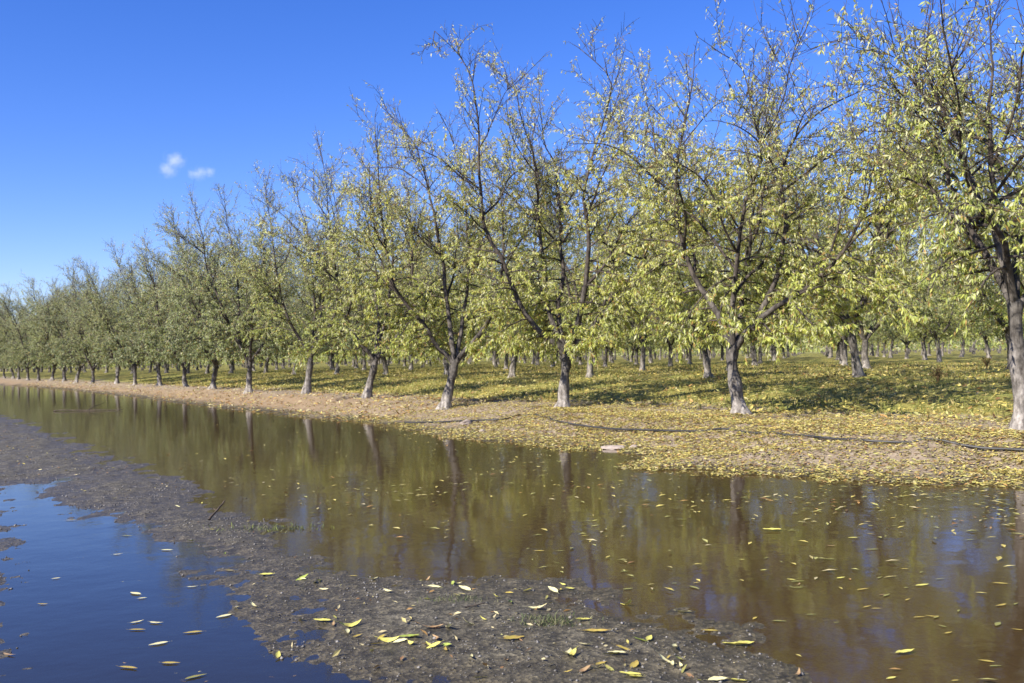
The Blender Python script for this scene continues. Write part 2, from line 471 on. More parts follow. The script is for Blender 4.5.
def make_tree(name, trunk, limbs, seed, green=0.4, r_base=0.104, top=7.3, dens=1.0, fork_r=0.084):
    """trunk and limbs are lists of points; returns meshes for the trunk (with limbs) and the crown (twigs and leaves)"""
    rng = np.random.default_rng(seed)
    TB = Tubes(); TW = Tubes()
    tp = smooth_path(trunk, 0.12)
    k = len(tp)
    s = np.linspace(0, 1, k)
    rad = r_base + (fork_r - r_base) * s + 0.085 * np.exp(-s * 13) + 0.012 * np.sin(s * 13 + seed)
    sides = 12
    lump = 1 + 0.10 * rng.normal(0, 1, (k, sides)); lump = (lump + np.roll(lump, 1, 1) + np.roll(lump, 1, 0)) / 3
    lump = lump + (0.22 * np.exp(-s * 8))[:, None] * np.sin(np.arange(sides) * 2 * PI / sides * 3 + seed)[None]
    zc = tp[:, 2]
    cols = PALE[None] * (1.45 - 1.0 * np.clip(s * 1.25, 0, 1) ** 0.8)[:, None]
    tp = tp.copy(); tp[0, 2] -= 0.06
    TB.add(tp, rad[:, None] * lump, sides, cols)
    axis = np.array(trunk[-1], float)
    LP = []; LD = []; LZ = []
    branches = []
    work = []
    for li, lm in enumerate(limbs):
        path = smooth_path(lm, 0.24, 0.03, rng)
        path[0] = lm[0] + (np.asarray(trunk[-2]) - np.asarray(trunk[-1])) / np.linalg.norm(np.asarray(trunk[-2]) - np.asarray(trunk[-1])) * 0.10
        n = len(path); u = np.linspace(0, 1, n)
        rl = (0.056 * (1 - u) ** 1.3 + 0.007) * rng.uniform(0.88, 1.05)
        work.append((path, rl, u, 0))
        a0 = rng.uniform(0, 2 * PI)
        for j in range(4):
            u0 = rng.uniform(0.22, 0.72)
            i = int(u0 * (n - 1))
            q = path[i]; o = q - axis; o[2] = 0
            az = math.atan2(o[1], o[0]) + rng.normal(0, 0.9) if np.linalg.norm(o) > 0.3 and rng.random() < 0.65 else a0 + j * 1.7
            L = rng.uniform(1.5, 2.7) * (1.05 - 0.4 * u0)
            el = rng.uniform(0.45, 1.15)
            dv = np.array([math.cos(az), math.sin(az), el]); dv /= np.linalg.norm(dv)
            pp = [q]
            for st in range(8):
                dv = dv + rng.normal(0, 0.11, 3) + np.array([0, 0, 0.09 if st < 4 else -0.10]); dv /= np.linalg.norm(dv)
                pp.append(pp[-1] + dv * L / 8)
            pp = smooth_path(np.array(pp), 0.2)
            us = np.linspace(0, 1, len(pp))
            r0_ = min(0.036, rl[i] * 0.72)
            work.append((pp, (r0_ - 0.006) * (1 - us) ** 0.9 + 0.006, 0.5 + us * 0.5, 1))

    def cap(x, y):
        rr = math.hypot(x - axis[0], y - axis[1])
        return top - 0.16 * max(0.0, rr - 0.9) ** 2
    for path, rl, u, sub in work:
        n = len(path)
        cl = PALE[None] * 0.5 * np.clip(1 - u * 3.2, 0, 1)[:, None] + DARK[None] * np.clip(u * 3.2, 0, 1)[:, None]
        TB.add(path, rl, 8 if not sub else 6, cl)
        seglen = np.linalg.norm(np.diff(path, axis=0), axis=1); cum = np.concatenate([[0], np.cumsum(seglen)])
        tot = cum[-1]
        d = 0.35 if not sub else 0.15
        while d < tot:
            d += rng.uniform(0.15, 0.27)
            if d >= tot: break
            q = np.array([np.interp(d, cum, path[:, a]) for a in range(3)])
            i = min(int(np.searchsorted(cum, d)), n - 1)
            tang = path[i] - path[max(i - 1, 0)]; tang /= np.linalg.norm(tang) + 1e-9
            zz = q[2]
            if zz < 1.3: continue
            o = q - axis; o[2] = 0
            ol = np.linalg.norm(o); o = o / ol if ol > 0.15 else np.zeros(3)
            az = rng.uniform(0, 2 * PI)
            dirv = o * 0.7 + np.array([math.cos(az), math.sin(az), 0]) * 0.9
            dirv /= np.linalg.norm(dirv) + 1e-9
            hf = np.clip((zz - 1.2) / (top - 1.2), 0, 1)
            el = rng.uniform(-0.15, 0.45) if hf < 0.28 else rng.uniform(0.15, 0.9) + 0.3 * hf
            dirv = dirv + np.array([0, 0, el]) + tang * 0.3 * hf; dirv /= np.linalg.norm(dirv)
            L = (1.75 - 1.0 * hf) * rng.uniform(0.45, 1.15) * (0.75 if d < 0.8 else 1)
            r = np.interp(d, cum, rl)
            branches.append((q, dirv, L, min(0.020, r * 0.5), hf, 0))
        # upright whips near the limb's end
        for _ in range(rng.integers(4, 8) if not sub else rng.integers(1, 4)):
            dd = rng.uniform(0.5, 0.97) * tot
            q = np.array([np.interp(dd, cum, path[:, a]) for a in range(3)])
            v = np.array([rng.normal(0, 0.42), rng.normal(0, 0.42), 1.0]); v /= np.linalg.norm(v)
            branches.append((q, v, rng.uniform(0.4, 1.15), 0.008, 1.0, 1))
        branches.append((path[-1], (path[-1] - path[-2]) / np.linalg.norm(path[-1] - path[-2]), rng.uniform(0.2, 0.45), 0.008, 1.0, 1))
    twigs = []
    for (q, v, L, r, hf, whip) in branches:
        n = 6
        pts = [q]; dv = v.copy()
        for i in range(n):
            sag = (-0.16 if hf < 0.3 else (-0.03 if hf < 0.6 else 0.04)) * (0 if whip else 1)
            dv = dv + rng.normal(0, 0.13, 3) * (0.5 if whip else 1) + np.array([0, 0, sag]); dv /= np.linalg.norm(dv)
            nx = pts[-1] + dv * L / n
            if nx[2] < 1.28: nx[2] = 1.28 + rng.uniform(0, 0.12)
            nx[2] = min(nx[2], cap(nx[0], nx[1]) + rng.uniform(-0.1, 0.2))
            pts.append(nx)
        pts = np.array(pts)
        TB.add(pts, np.linspace(r, max(0.0035, r * 0.22), n + 1), 5 if r > 0.012 else 4, DARK * rng.uniform(0.8, 1.25), cap=False)
        m = max(2, int(L / ((0.085 - 0.02 * hf) if not whip else 0.11)))
        for f in np.linspace(0.14, 1.0, m):
            i = min(int(f * n), n - 1); a = f * n - i
            b = pts[i] * (1 - a) + pts[i + 1] * a
            tg = pts[i + 1] - pts[i]; tg /= np.linalg.norm(tg)
            rv = rng.normal(0, 1, 3); rv -= tg * (rv @ tg); rv /= np.linalg.norm(rv)
            tv = tg * rng.uniform(0.35, 1.0) + rv * rng.uniform(0.5, 1.0)
            tv[2] += (0.05 if hf < 0.35 else 0.28)
            tv /= np.linalg.norm(tv)
            TL = rng.uniform(0.14, 0.48) * (0.6 if whip else 1.0) * (1.15 - 0.35 * hf)
            twigs.append((b, tv, TL, hf, whip))
    for (b, tv, TL, hf, whip) in twigs:
        k = 3
        dv = tv + np.array([0, 0, -0.12 if hf < 0.35 else 0.05])
        p2 = b + tv * TL * 0.5 + rng.normal(0, 0.012, 3)
        p3 = p2 + dv / np.linalg.norm(dv) * TL * 0.5
        TW.add(np.array([b, p2, p3]), np.array([0.0042, 0.0034, 0.0022]), 3, TWIG * rng.uniform(0.7, 1.4), cap=False)
        dn = dens * np.interp(hf, [0, 0.22, 0.42, 0.7, 1.0], [2.3, 2.1, 0.90, 0.37, 0.24]) * rng.choice([0.08, 0.6, 1.4, 2.6], p=[0.28, 0.32, 0.24, 0.16])
        if whip: dn *= 0.6
        nl = rng.poisson(TL / 0.024 * dn)
        if nl:
            f = rng.random(nl)[:, None]
            base = np.where(f < 0.5, b + (p2 - b) * f * 2, p2 + (p3 - p2) * (f - 0.5) * 2)
            LP.append(base)
            LD.append(tv[None] * 0.4 + rng.normal(0, 0.5, (nl, 3)) + np.array([0, 0, -1.0 + 0.4 * hf]))
    LP = np.vstack(LP); LD = np.vstack(LD); nl = len(LP)
    L = rng.uniform(0.06, 0.112, nl) * rng.uniform(0.8, 1.0, nl) * np.interp(LP[:, 2], [1.2, 4.0], [1.15, 0.92]); Wd = L * rng.uniform(0.22, 0.34, nl)
    LV, LF = kites(LP, LD, rng.normal(0, 1, (nl, 3)), L, Wd, 0.22)
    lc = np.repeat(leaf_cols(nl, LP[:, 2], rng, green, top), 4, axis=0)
    V, q, tri, cc = TB.arrays()
    m_tr = mk_mesh(name + '_trunk', V, [q, tri], [M_BARK], cc, smooth=True)
    V, q, tri, cc = TW.arrays()
    F2 = LF + len(V)
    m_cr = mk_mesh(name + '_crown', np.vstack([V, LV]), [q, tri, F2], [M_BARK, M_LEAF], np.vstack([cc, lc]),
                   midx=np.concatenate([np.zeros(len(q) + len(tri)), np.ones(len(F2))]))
    return m_tr, m_cr, nl


def auto_tree(name, seed, green, top=7.4, dens=1.0, lean=(0.12, 0.0)):
    rng = np.random.default_rng(seed + 500)
    fh = rng.uniform(0.95, 1.2)
    trunk = [(0, 0, 0), (lean[0] * 0.35 + rng.normal(0, 0.03), lean[1] * 0.35, fh * 0.4), (lean[0] * 0.8, lean[1] * 0.8, fh * 0.75), (lean[0], lean[1], fh)]
    limbs = []
    nlimb = rng.integers(4, 6)
    a0 = rng.uniform(0, 2 * PI)
    for i in range(nlimb):
        a = a0 + i * 2 * PI / nlimb + rng.uniform(-0.35, 0.35)
        hr = rng.uniform(0.55, 0.95)                      # how far it reaches out low down
        tz = top * rng.uniform(0.78, 1.0)
        dx, dy = math.cos(a), math.sin(a)
        b = np.array(trunk[-1])
        pts = [b, b + [dx * hr * 0.45, dy * hr * 0.45, 0.32], b + [dx * hr * 1.0, dy * hr * 1.0, 1.0]]
        out = hr
        for zf in (0.45, 0.66, 0.84, 1.0):
            out += rng.uniform(0.1, 0.58)
            aa = a + rng.uniform(-0.25, 0.25)
            pts.append(np.array([b[0] + math.cos(aa) * out, b[1] + math.sin(aa) * out, tz * zf]))
        limbs.append(pts)
    return make_tree(name, trunk, limbs, seed, green, top=top, dens=dens)


def hero_tree(name, seed, base_px, trunk_px, limbs_px, green, z0, yaw_depth, top, dens=1.0, r_base=0.112, fork_r=0.09):
    """limbs drawn in the upright plane through the trunk, then spread fore and aft"""
    B = P(base_px[0], base_px[1], z0)
    dpt = (B - CAM) @ fwd
    k = dpt / F_PX

    def loc(q):
        # undo the camera's roll
        dx = (q[0] - base_px[0]) * k; dz = -(q[1] - base_px[1]) * k
        return np.array([dx * math.cos(ROLL) + dz * math.sin(ROLL), 0.0, dz * math.cos(ROLL) - dx * math.sin(ROLL)])
    trunk = [loc(q) for q in [base_px] + trunk_px]
    limbs = []
    for lp, dep in zip(limbs_px, yaw_depth):
        pts = [loc(q) for q in lp]
        h0 = pts[0][2]
        for i, q in enumerate(pts):
            hh = q[2] - h0
            q[1] += dep * (1 - math.exp(-hh / 2.0)) * 1.6
        pts[0] = trunk[-1]
        limbs.append(pts)
    m = make_tree(name, trunk, limbs, seed, green, top=top, dens=dens, r_base=r_base, fork_r=fork_r)
    return m, B


def tree_object(meshes, loc, rotz=0.0, scale=1.0, name='almond_tree'):
    e = add(name, None, loc=loc, rot=(0, 0, rotz), scale=(scale, scale, scale))
    e.empty_display_size = 0.3
    add('trunk', meshes[0], e); add('crown', meshes[1], e)
    return e


Z1 = 0.32
n_leaves = 0
heroes = []
# front row, the nearest trees: trunks and main limbs as they grow
def hero(label, *a, **kw):
    m, B = hero_tree(*a, **kw)
    B[2] = Hs(B[0], B[1])
    e = tree_object(m, B)
    tag(e, label, 'tree', 'almond trees of the front row along the water')
    heroes.append((B, e))
    global n_leaves
    n_leaves += m[2]


hero('thick upright almond tree at the right-hand end of the front row',
     'tree_a', 1, (1023, 428), [(1021, 390), (1017, 340), (1016, 300)],
     [[(1016, 300), (1008, 250), (1000, 200), (999, 120), (1002, 60), (998, -20)],
      [(1016, 305), (990, 245), (958, 205), (935, 150), (905, 100), (895, 70)],
      [(1016, 300), (1030, 260), (1050, 200), (1070, 120), (1075, 40)],
      [(1016, 302), (1005, 260), (985, 200), (968, 120), (950, 55), (930, 10)],
      [(1016, 300), (1050, 270), (1100, 230), (1130, 150), (1140, 80)]],
     0.46, Z1, [0.2, -0.7, 0.9, 0.8, -0.5], 7.4, r_base=0.108, fork_r=0.09, dens=0.66)
hero('front-row almond tree with a grey trunk forking low into two dark limbs',
     'tree_b', 2, (740, 415), [(735, 385), (732, 362), (733, 348)],
     [[(733, 350), (731, 325), (731, 298), (735, 255), (742, 205), (757, 165), (750, 130), (737, 75), (716, 62)],
      [(735, 352), (752, 328), (766, 302), (780, 272), (786, 225), (786, 174), (797, 139), (816, 114), (859, 91), (893, 76)],
      [(733, 345), (722, 315), (704, 285), (690, 245), (684, 190), (690, 130), (700, 80), (706, 40)],
      [(735, 350), (748, 310), (758, 265), (775, 210), (790, 140), (792, 80), (788, 45)],
      [(734, 350), (757, 318), (800, 290), (835, 245), (850, 190), (858, 140)]],
     0.36, Z1, [-0.3, 0.1, 0.6, 1.0, -0.9], 6.75)
hero('front-row almond tree with white-footed trunk and one long limb leaning far left',
     'tree_c', 3, (563, 407), [(564, 385), (566, 365), (567, 350)],
     [[(566, 352), (545, 335), (525, 312), (513, 290), (500, 255), (484, 225), (479, 138), (471, 84), (454, 50), (433, 34)],
      [(566, 350), (553, 320), (545, 270), (540, 225), (537, 151), (520, 94), (514, 72), (494, 50)],
      [(568, 350), (580, 310), (586, 260), (584, 210), (582, 195), (598, 138), (608, 92), (580, 58)],
      [(568, 352), (590, 327), (612, 300), (640, 260), (655, 200), (650, 135), (640, 92)],
      [(567, 352), (560, 320), (565, 260), (562, 200), (560, 151), (545, 118), (540, 60)]],
     0.30, Z1, [-0.2, 0.8, -0.5, -0.4, 1.1], 7.75)
hero('front-row almond tree with leaning trunk, pale below, opening into a wide V',
     'tree_d', 4, (445, 404), [(449, 385), (453, 368), (455, 357)],
     [[(454, 358), (440, 345), (428, 328), (406, 300), (392, 270), (384, 220), (380, 170), (376, 120)],
      [(455, 356), (449, 325), (442, 270), (432, 205), (416, 150), (408, 126), (378, 96)],
      [(456, 357), (472, 340), (488, 318), (500, 280), (502, 220), (498, 160)],
      [(456, 356), (462, 320), (466, 260), (462, 190), (452, 130), (440, 105)]],
     0.34, Z1, [-0.3, 0.5, -0.4, 0.9], 7.6)
hero('front-row almond tree with slim pale trunk leaning right, fifth from the right',
     'tree_e', 5, (366, 397), [(370, 381), (374, 367), (376, 356)],
     [[(376, 357), (362, 345), (350, 325), (340, 290), (334, 240), (330, 190), (326, 150)],
      [(377, 356), (376, 325), (372, 280), (368, 225), (364, 175), (350, 145)],
      [(378, 357), (394, 340), (406, 312), (414, 270), (412, 220), (405, 170)],
      [(377, 356), (384, 320), (390, 270), (388, 215), (378, 165)]],
     0.42, Z1, [-0.4, 0.8, -0.3, 0.5], 7.4)
hero('front-row almond tree on a straight dark trunk with pale foot, sixth from the right',
     'tree_f', 6, (306, 393), [(308, 380), (310, 365), (311, 353)],
     [[(311, 354), (300, 338), (288, 310), (280, 270), (274, 220), (268, 185)],
      [(311, 353), (312, 325), (308, 280), (300, 230), (290, 190), (282, 170)],
      [(312, 354), (325, 338), (336, 310), (340, 265), (338, 215), (330, 170)],
      [(311, 353), (318, 320), (322, 270), (320, 220), (312, 180)]],
     0.55, Z1, [-0.5, 0.7, -0.2, 0.6], 7.2)

# trees shared by the rest of the orchard
GREENS = [auto_tree('olive_tree_%d' % i, 20 + i, g, top=tp_, dens=1.15, lean=(ln, 0.02)) for i, (g, tp_, ln) in
          enumerate([(0.86, 7.4, 0.16), (0.76, 7.9, 0.05), (0.92, 7.1, 0.22), (0.8, 7.6, -0.05)])]
YELLOWS = [auto_tree('yellow_tree_%d' % i, 40 + i, g, top=tp_, dens=1.0, lean=(ln, 0.02)) for i, (g, tp_, ln) in
           enumerate([(0.40, 7.2, 0.1), (0.50, 7.5, -0.08), (0.32, 7.0, 0.18)])]
print('leaves', n_leaves, [g[2] for g in GREENS + YELLOWS])

SPACE = 4.82
ROWGAP = 6.4
P1 = 12.78
T_B = pt(heroes[1][0])[1]

# rest of the front row, at their measured trunk feet
front_px = [(249, 391.5), (213, 388.5), (160, 385.2), (135, 384), (117, 383.2)]
front = [P(x, y, Z1) for x, y in front_px]
front_t = [pt(v)[1] for v in front]
t_next = pt(front[-1])[1]
ordinal = ['seventh', 'eighth', 'ninth', 'tenth', 'eleventh', 'twelfth', 'thirteenth', 'fourteenth', 'fifteenth', 'sixteenth', 'seventeenth',
           'eighteenth', 'nineteenth', 'twentieth', 'twenty-first', 'twenty-second', 'twenty-third', 'twenty-fourth', 'twenty-fifth', 'twenty-sixth', 'twenty-seventh', 'twenty-eighth']
looks = ['almond tree with dark curving trunk, seventh from the right in the front row',
         'almond tree with a leaning trunk, eighth from the right in the front row',
         'almond tree with a pale leaning trunk, ninth from the right in the front row']
fr_list = []
fr_t = [pt(v)[1] for v in front]
k0 = [(T_B + SPACE * k) for k in range(5, 27)]
for k, tk in enumerate(k0):
    near = [v for v in front if abs(pt(v)[1] - tk) < SPACE * 0.5]
    if near: x, y = near[0][0], near[0][1]
    else: x, y = xy(P1 + random.uniform(-0.15, 0.15), tk + random.uniform(-0.3, 0.3))
    e = tree_object(GREENS[(k * 3 + 1) % 4], (x, y, Hs(x, y)), rotz=[0.3, 3.4, 0.1, 2.2, 5.1, 1.2, 4.0][k % 7] if k > 2 else [0.2, -0.2, 0.1][k], scale=random.uniform(0.90, 1.08))
    tag(e, looks[k] if k < 3 else '%s front-row almond tree from the right, small and olive green beside the water' % ordinal[k], 'tree',
        'almond trees of the front row along the water')

# the rows behind
cand = []
row_phase = {2: pt(P(612, 376, 0.70))[1]}
for row in range(2, 26):
    p = P1 + ROWGAP * (row - 1)
    ph = row_phase.get(row, row_phase[2] + (row - 2) * 0.35)
    tb = ph - math.floor(ph / SPACE) * SPACE
    k = -20
    while k < 90:
        t = tb + k * SPACE; k += 1
        x, y = xy(p + random.uniform(-0.2, 0.2), t + random.uniform(-0.35, 0.35))
        if y < 3: continue
        px, py, z = project((x, y, 1.0))
        if px < -20 or px > 1024 + 230 * 14 / z: continue
        if 868 < px < 968 and 2 <= row <= 4: continue        # an open patch of grass
        if random.random() < 0.03 and row > 2: continue     # a gap where a tree was lost
        cand.append((z, row, px, x, y))
# the front row hides what lies deep behind it on the left
cand.sort()
names_row = {2: 'second', 3: 'third', 4: 'fourth', 5: 'fifth', 6: 'sixth', 7: 'seventh', 8: 'eighth', 9: 'ninth', 10: 'tenth'}
shown = []; rest = []
for c in cand:
    z, row, px, x, y = c
    vis = row <= 2 and px > 60 or row == 3 and px > 190 or row == 4 and px > 260 or row in (5, 6) and px > 330 or row > 6 and px > 380
    if vis and len(shown) < 250 and row <= 10: shown.append(c)
    elif row > 4 or z > 36: rest.append(c)
count_row = {}
by_row = {}
for c in shown: by_row.setdefault(c[1], []).append(c)
for row, L_ in by_row.items():
    L_.sort(key=lambda c: -c[2])
    for i, (z, rw, px, x, y) in enumerate(L_):
        pool = YELLOWS if (px > 430 and random.random() < 0.7) else GREENS
        e = tree_object(random.choice(pool), (x, y, Hs(x, y)), random.uniform(0, 6.28), random.uniform(0.88, 1.04))
        nm = names_row.get(row, 'far')
        onl = ['first', 'second', 'third', 'fourth', 'fifth', 'sixth', 'seventh', 'eighth', 'ninth', 'tenth']
        if row <= 3 and i < 10:
            lab = '%s almond tree from the right in the %s row back from the water' % (onl[i], nm)
            if i == 0: lab = 'almond tree at the right-hand end of the %s row back from the water' % nm
        elif row <= 3:
            lab = 'far thin-trunked almond tree deep along the %s row back' % nm
        else:
            lab = 'almond tree in the %s row back from the water, mostly hidden by nearer crowns' % nm
        tag(e, lab, 'tree', 'almond trees in the %s row back' % nm)
print('trees shown', len(shown), 'rest', len(rest), {k: len(v) for k, v in by_row.items()})

# the orchard beyond: one far mass of simple trees
def far_mass():
    rng = np.random.default_rng(77)
    T = Tubes(); LP = []
    for (z, row, px, x, y) in rest:
        zz = 0.72
        T.add(np.array([[x, y, zz - 0.1], [x + rng.normal(0, .05), y, zz + 0.6], [x + rng.normal(0, .08), y, zz + 1.25]]), np.array([0.16, 0.13, 0.11]), 5, PALE * 0.8, cap=False)
        for _ in range(4):
            a = rng.uniform(0, 6.28); r = rng.uniform(0.8, 1.8)
            T.add(np.array([[x, y, zz + 1.2], [x + math.cos(a) * r * .6, y + math.sin(a) * r * .6, zz + 2.8], [x + math.cos(a) * r, y + math.sin(a) * r, zz + 6.0]]), np.array([0.08, 0.05, 0.012]), 4, DARK, cap=False)
        n = 520
        h = 0.55 + 6.3 * rng.beta(1.1, 1.9, n)
        rr = np.interp(h, [1.2, 2.4, 4, 7], [2.2, 2.6, 2.2, 1.2]) * np.sqrt(rng.random(n)); aa = rng.uniform(0, 2 * PI, n)
        LP.append(np.stack([x + rr * np.cos(aa), y + rr * np.sin(aa), zz + h], 1))
    LP = np.vstack(LP); n = len(LP)
    L = rng.uniform(0.22, 0.42, n)
    LV, LF = kites(LP, rng.normal(0, 0.7, (n, 3)) + [0, 0, -0.6], rng.normal(0, 1, (n, 3)), L, L * 0.4, 0.2)
    lc = np.repeat(leaf_cols(n, LP[:, 2], rng, 0.55), 4, axis=0)
    V, q, tri, cc = T.arrays()
    me = mk_mesh('distant_orchard', np.vstack([V, LV]), [q, LF + len(V)], [M_BARK, M_LEAF], np.vstack([cc, lc]),
                 midx=np.concatenate([np.zeros(len(q)), np.ones(len(LF))]))
    tag(add('distant_orchard', me), 'far rows of the orchard merging into one olive mass at the horizon', 'trees', kind='stuff')


if rest: far_mass()

# ------------------------------------------------------------------ ground litter and grass
LIT = np.array([[0.50, 0.41, 0.11], [0.43, 0.36, 0.14], [0.36, 0.34, 0.11], [0.38, 0.22, 0.075], [0.50, 0.42, 0.22], [0.24, 0.13, 0.055]])


def litter(name, p, t, label, lmin, lmax, wts, seed, lift=0.008, tilt=0.35, kind='stuff', zfix=None):
    rng = np.random.default_rng(seed)
    x, y = xy(p, t)
    z = H(x, y) if zfix is None else (np.zeros(len(x)) + zfix)
    n = len(x)
    a = rng.uniform(0, 2 * PI, n)
    D = np.stack([np.cos(a), np.sin(a), rng.normal(0, tilt, n)], 1)
    Nn = np.stack([rng.normal(0, tilt * 1.6, n), rng.normal(0, tilt * 1.6, n), np.ones(n)], 1)
    L = rng.uniform(lmin * 0.7, lmax, n)
    V, Fc = kites(np.stack([x, y, z + lift + rng.uniform(0, 0.012, n)], 1), D, Nn, L, L * rng.uniform(0.26, 0.42, n), 0.25)
    ci = rng.choice(len(LIT), n, p=wts)
    c = LIT[ci] * rng.uniform(0.75, 1.2, n)[:, None]
    me = mk_mesh(name, V, [Fc], [M_DRY], np.repeat(c, 4, axis=0))
    o = add(name, me)
    tag(o, label, 'leaves', kind=kind)
    return o


rng = np.random.default_rng(5)
# bank: thick where the near trees shed, thin further along
n = 270000
t_ = rng.uniform(2, 24, n) ; p_ = rng.uniform(7.6, 13.4, n)
x_, y_ = xy(p_, t_); zz_ = H(x_, y_)
dens_ = np.clip(0.80 + 0.8 * fbm(x_ * 0.7, y_ * 0.7, 90), 0.06, 1) * np.where(p_ > 12.2, 0.42, 1.0) * np.clip((22 - t_) / 8, 0.15, 1)
keep = (zz_ > -0.004) & (rng.random(n) < dens_)
litter('leaf_litter', p_[keep], t_[keep], 'thick yellow and tan leaf litter covering the bank beside the water', 0.045, 0.075, [0.34, 0.20, 0.20, 0.11, 0.09, 0.06], 6, lift=0.004, tilt=0.18)
n = 9000
t_ = 20 + 60 * rng.random(n) ** 1.5; p_ = rng.uniform(9.2, 13.2, n)
x_, y_ = xy(p_, t_); keep = H(x_, y_) > 0.004
litter('dry_litter', p_[keep], t_[keep], 'thin tan leaf litter along the far stretch of the bank', 0.07, 0.14, [0.1, 0.15, 0.05, 0.35, 0.25, 0.10], 7)
n = 90000
p_ = 13.2 + 22 * rng.random(n) ** 1.4; t_ = rng.uniform(-6, 52, n)
litter('orchard_litter', p_, t_, 'yellow fallen leaves scattered over the grass under the trees', 0.06, 0.13, [0.36, 0.2, 0.24, 0.08, 0.08, 0.04], 8)


def grass():
    rng = np.random.default_rng(9)
    n = 80000
    p = 13.0 + 26 * rng.random(n) ** 1.5; t = rng.uniform(-8, 60, n)
    x, y = xy(p, t)
    dn = np.clip(0.5 + 1.2 * fbm(x * 0.5, y * 0.5, 120), 0.05, 1) * np.clip((p - 13.0) / 1.2, 0.05, 1)
    k = rng.random(n) < dn
    x, y = x[k], y[k]; n = len(x)
    z = H(x, y)
    D = np.stack([rng.normal(0, 0.5, n), rng.normal(0, 0.5, n), np.ones(n)], 1)
    L = rng.uniform(0.05, 0.15, n)
    V, Fc = kites(np.stack([x, y, z - 0.005], 1), D, rng.normal(0, 1, (n, 3)), L, rng.uniform(0.012, 0.03, n), 0.1)
    pal = np.array([[0.19, 0.20, 0.05], [0.29, 0.26, 0.075], [0.38, 0.30, 0.12], [0.11, 0.13, 0.035]])
    c = pal[rng.choice(4, n, p=[0.32, 0.32, 0.2, 0.16])] * rng.uniform(0.8, 1.2, n)[:, None]
    me = mk_mesh('grass', V, [Fc], [M_GRASS], np.repeat(c, 4, axis=0))
    tag(add('grass', me), 'short yellowing grass growing between the orchard rows', 'grass', kind='stuff')


grass()

# gravel on the mud ridge
def gravel():
    rng = np.random.default_rng(10)
    n = 110000
    t = -3 + 36 * rng.random(n) ** 1.8; p = rng.uniform(0.0, 4.2, n)
    x, y = xy(p, t); z = H(x, y)
    pat = fbm(x * 1.3, y * 1.3, 33)
    k = (z > 0.0) & (rng.random(n) < np.clip(0.6 + pat, 0.1, 1))
    x, y, z = x[k], y[k], z[k]; n = len(x)
    octv = np.array([[1, 0, 0], [-1, 0, 0], [0, 1, 0], [0, -1, 0], [0, 0, 1], [0, 0, -1]], float)
    octf = np.array([[0, 2, 4], [2, 1, 4], [1, 3, 4], [3, 0, 4], [2, 0, 5], [1, 2, 5], [3, 1, 5], [0, 3, 5]])
    s = 0.003 + 0.009 * rng.random(n) ** 5
    a = rng.uniform(0, 6.28, n)
    V = octv[None] * s[:, None, None] * rng.uniform(0.6, 1.3, (n, 6, 1))
    V[:, :, 2] *= 0.7
    ca, sa = np.cos(a)[:, None], np.sin(a)[:, None]
    X = V[..., 0] * ca - V[..., 1] * sa; Y = V[..., 0] * sa + V[..., 1] * ca
    V = np.stack([X + x[:, None], Y + y[:, None], V[..., 2] + z[:, None] + 0.002], -1).reshape(-1, 3)
    Fc = (octf[None] + (np.arange(n) * 6)[:, None, None]).reshape(-1, 3)
    b = 0.06 + 0.24 * rng.random(n) ** 1.4
    c = np.stack([b, b * 0.92, b * 0.82], 1)
    me = mk_mesh('gravel', V, [Fc], [M_DRY], np.repeat(c, 6, axis=0), smooth=True)
    tag(add('gravel', me), 'grey gravel grit lying over the muddy track', 'gravel', kind='stuff')


gravel()

# ------------------------------------------------------------------ single fallen leaves
def leaf_mesh(name, seed, col, curl, wid, bend=0.0):
    """a lance-shaped almond leaf one unit long, folded along its midrib, with a stalk"""
    rng = np.random.default_rng(seed)
    n = 9
    u = np.linspace(0, 1, n)
    half = wid * (np.sin(PI * u ** 0.8) ** 0.85) * 0.5
    half[0] = half[-1] = 0.004
    V = []; 
    for i in range(n):
        zc = curl * (u[i] - 0.45) ** 2 * 1.1
        yc = bend * (u[i] - 0.3) ** 2
        rip = 0.012 * math.sin(i * 2.1 + seed)
        V += [(u[i] - 0.5, yc - half[i], zc + half[i] * 0.45 + rip), (u[i] - 0.5, yc, zc), (u[i] - 0.5, yc + half[i], zc + half[i] * 0.38 - rip)]
    V = np.array(V)
    q = []
    for i in range(n - 1):
        a = i * 3
        q += [(a, a + 3, a + 4, a + 1), (a + 1, a + 4, a + 5, a + 2)]
    st = len(V)
    V = np.vstack([V, [(-0.5, V[1][1] - .008, V[1][2]), (-0.5, V[1][1] + .008, V[1][2]), (-0.70, V[1][1] + .05, V[1][2] + 0.02), (-0.70, V[1][1] + .035, V[1][2] + 0.02)]])
    q.append((st, st + 1, st + 2, st + 3))
    c = np.tile(np.array(col), (len(V), 1)); c[1::3][:n] = np.array(col) * 1.15
    edge = rng.random(len(V)) < 0.12; c[edge] = c[edge] * 0.4 + np.array([0.28, 0.14, 0.05]) * 0.6
    return mk_mesh(name, V, [np.array(q)], [M_DRY], c, smooth=True)


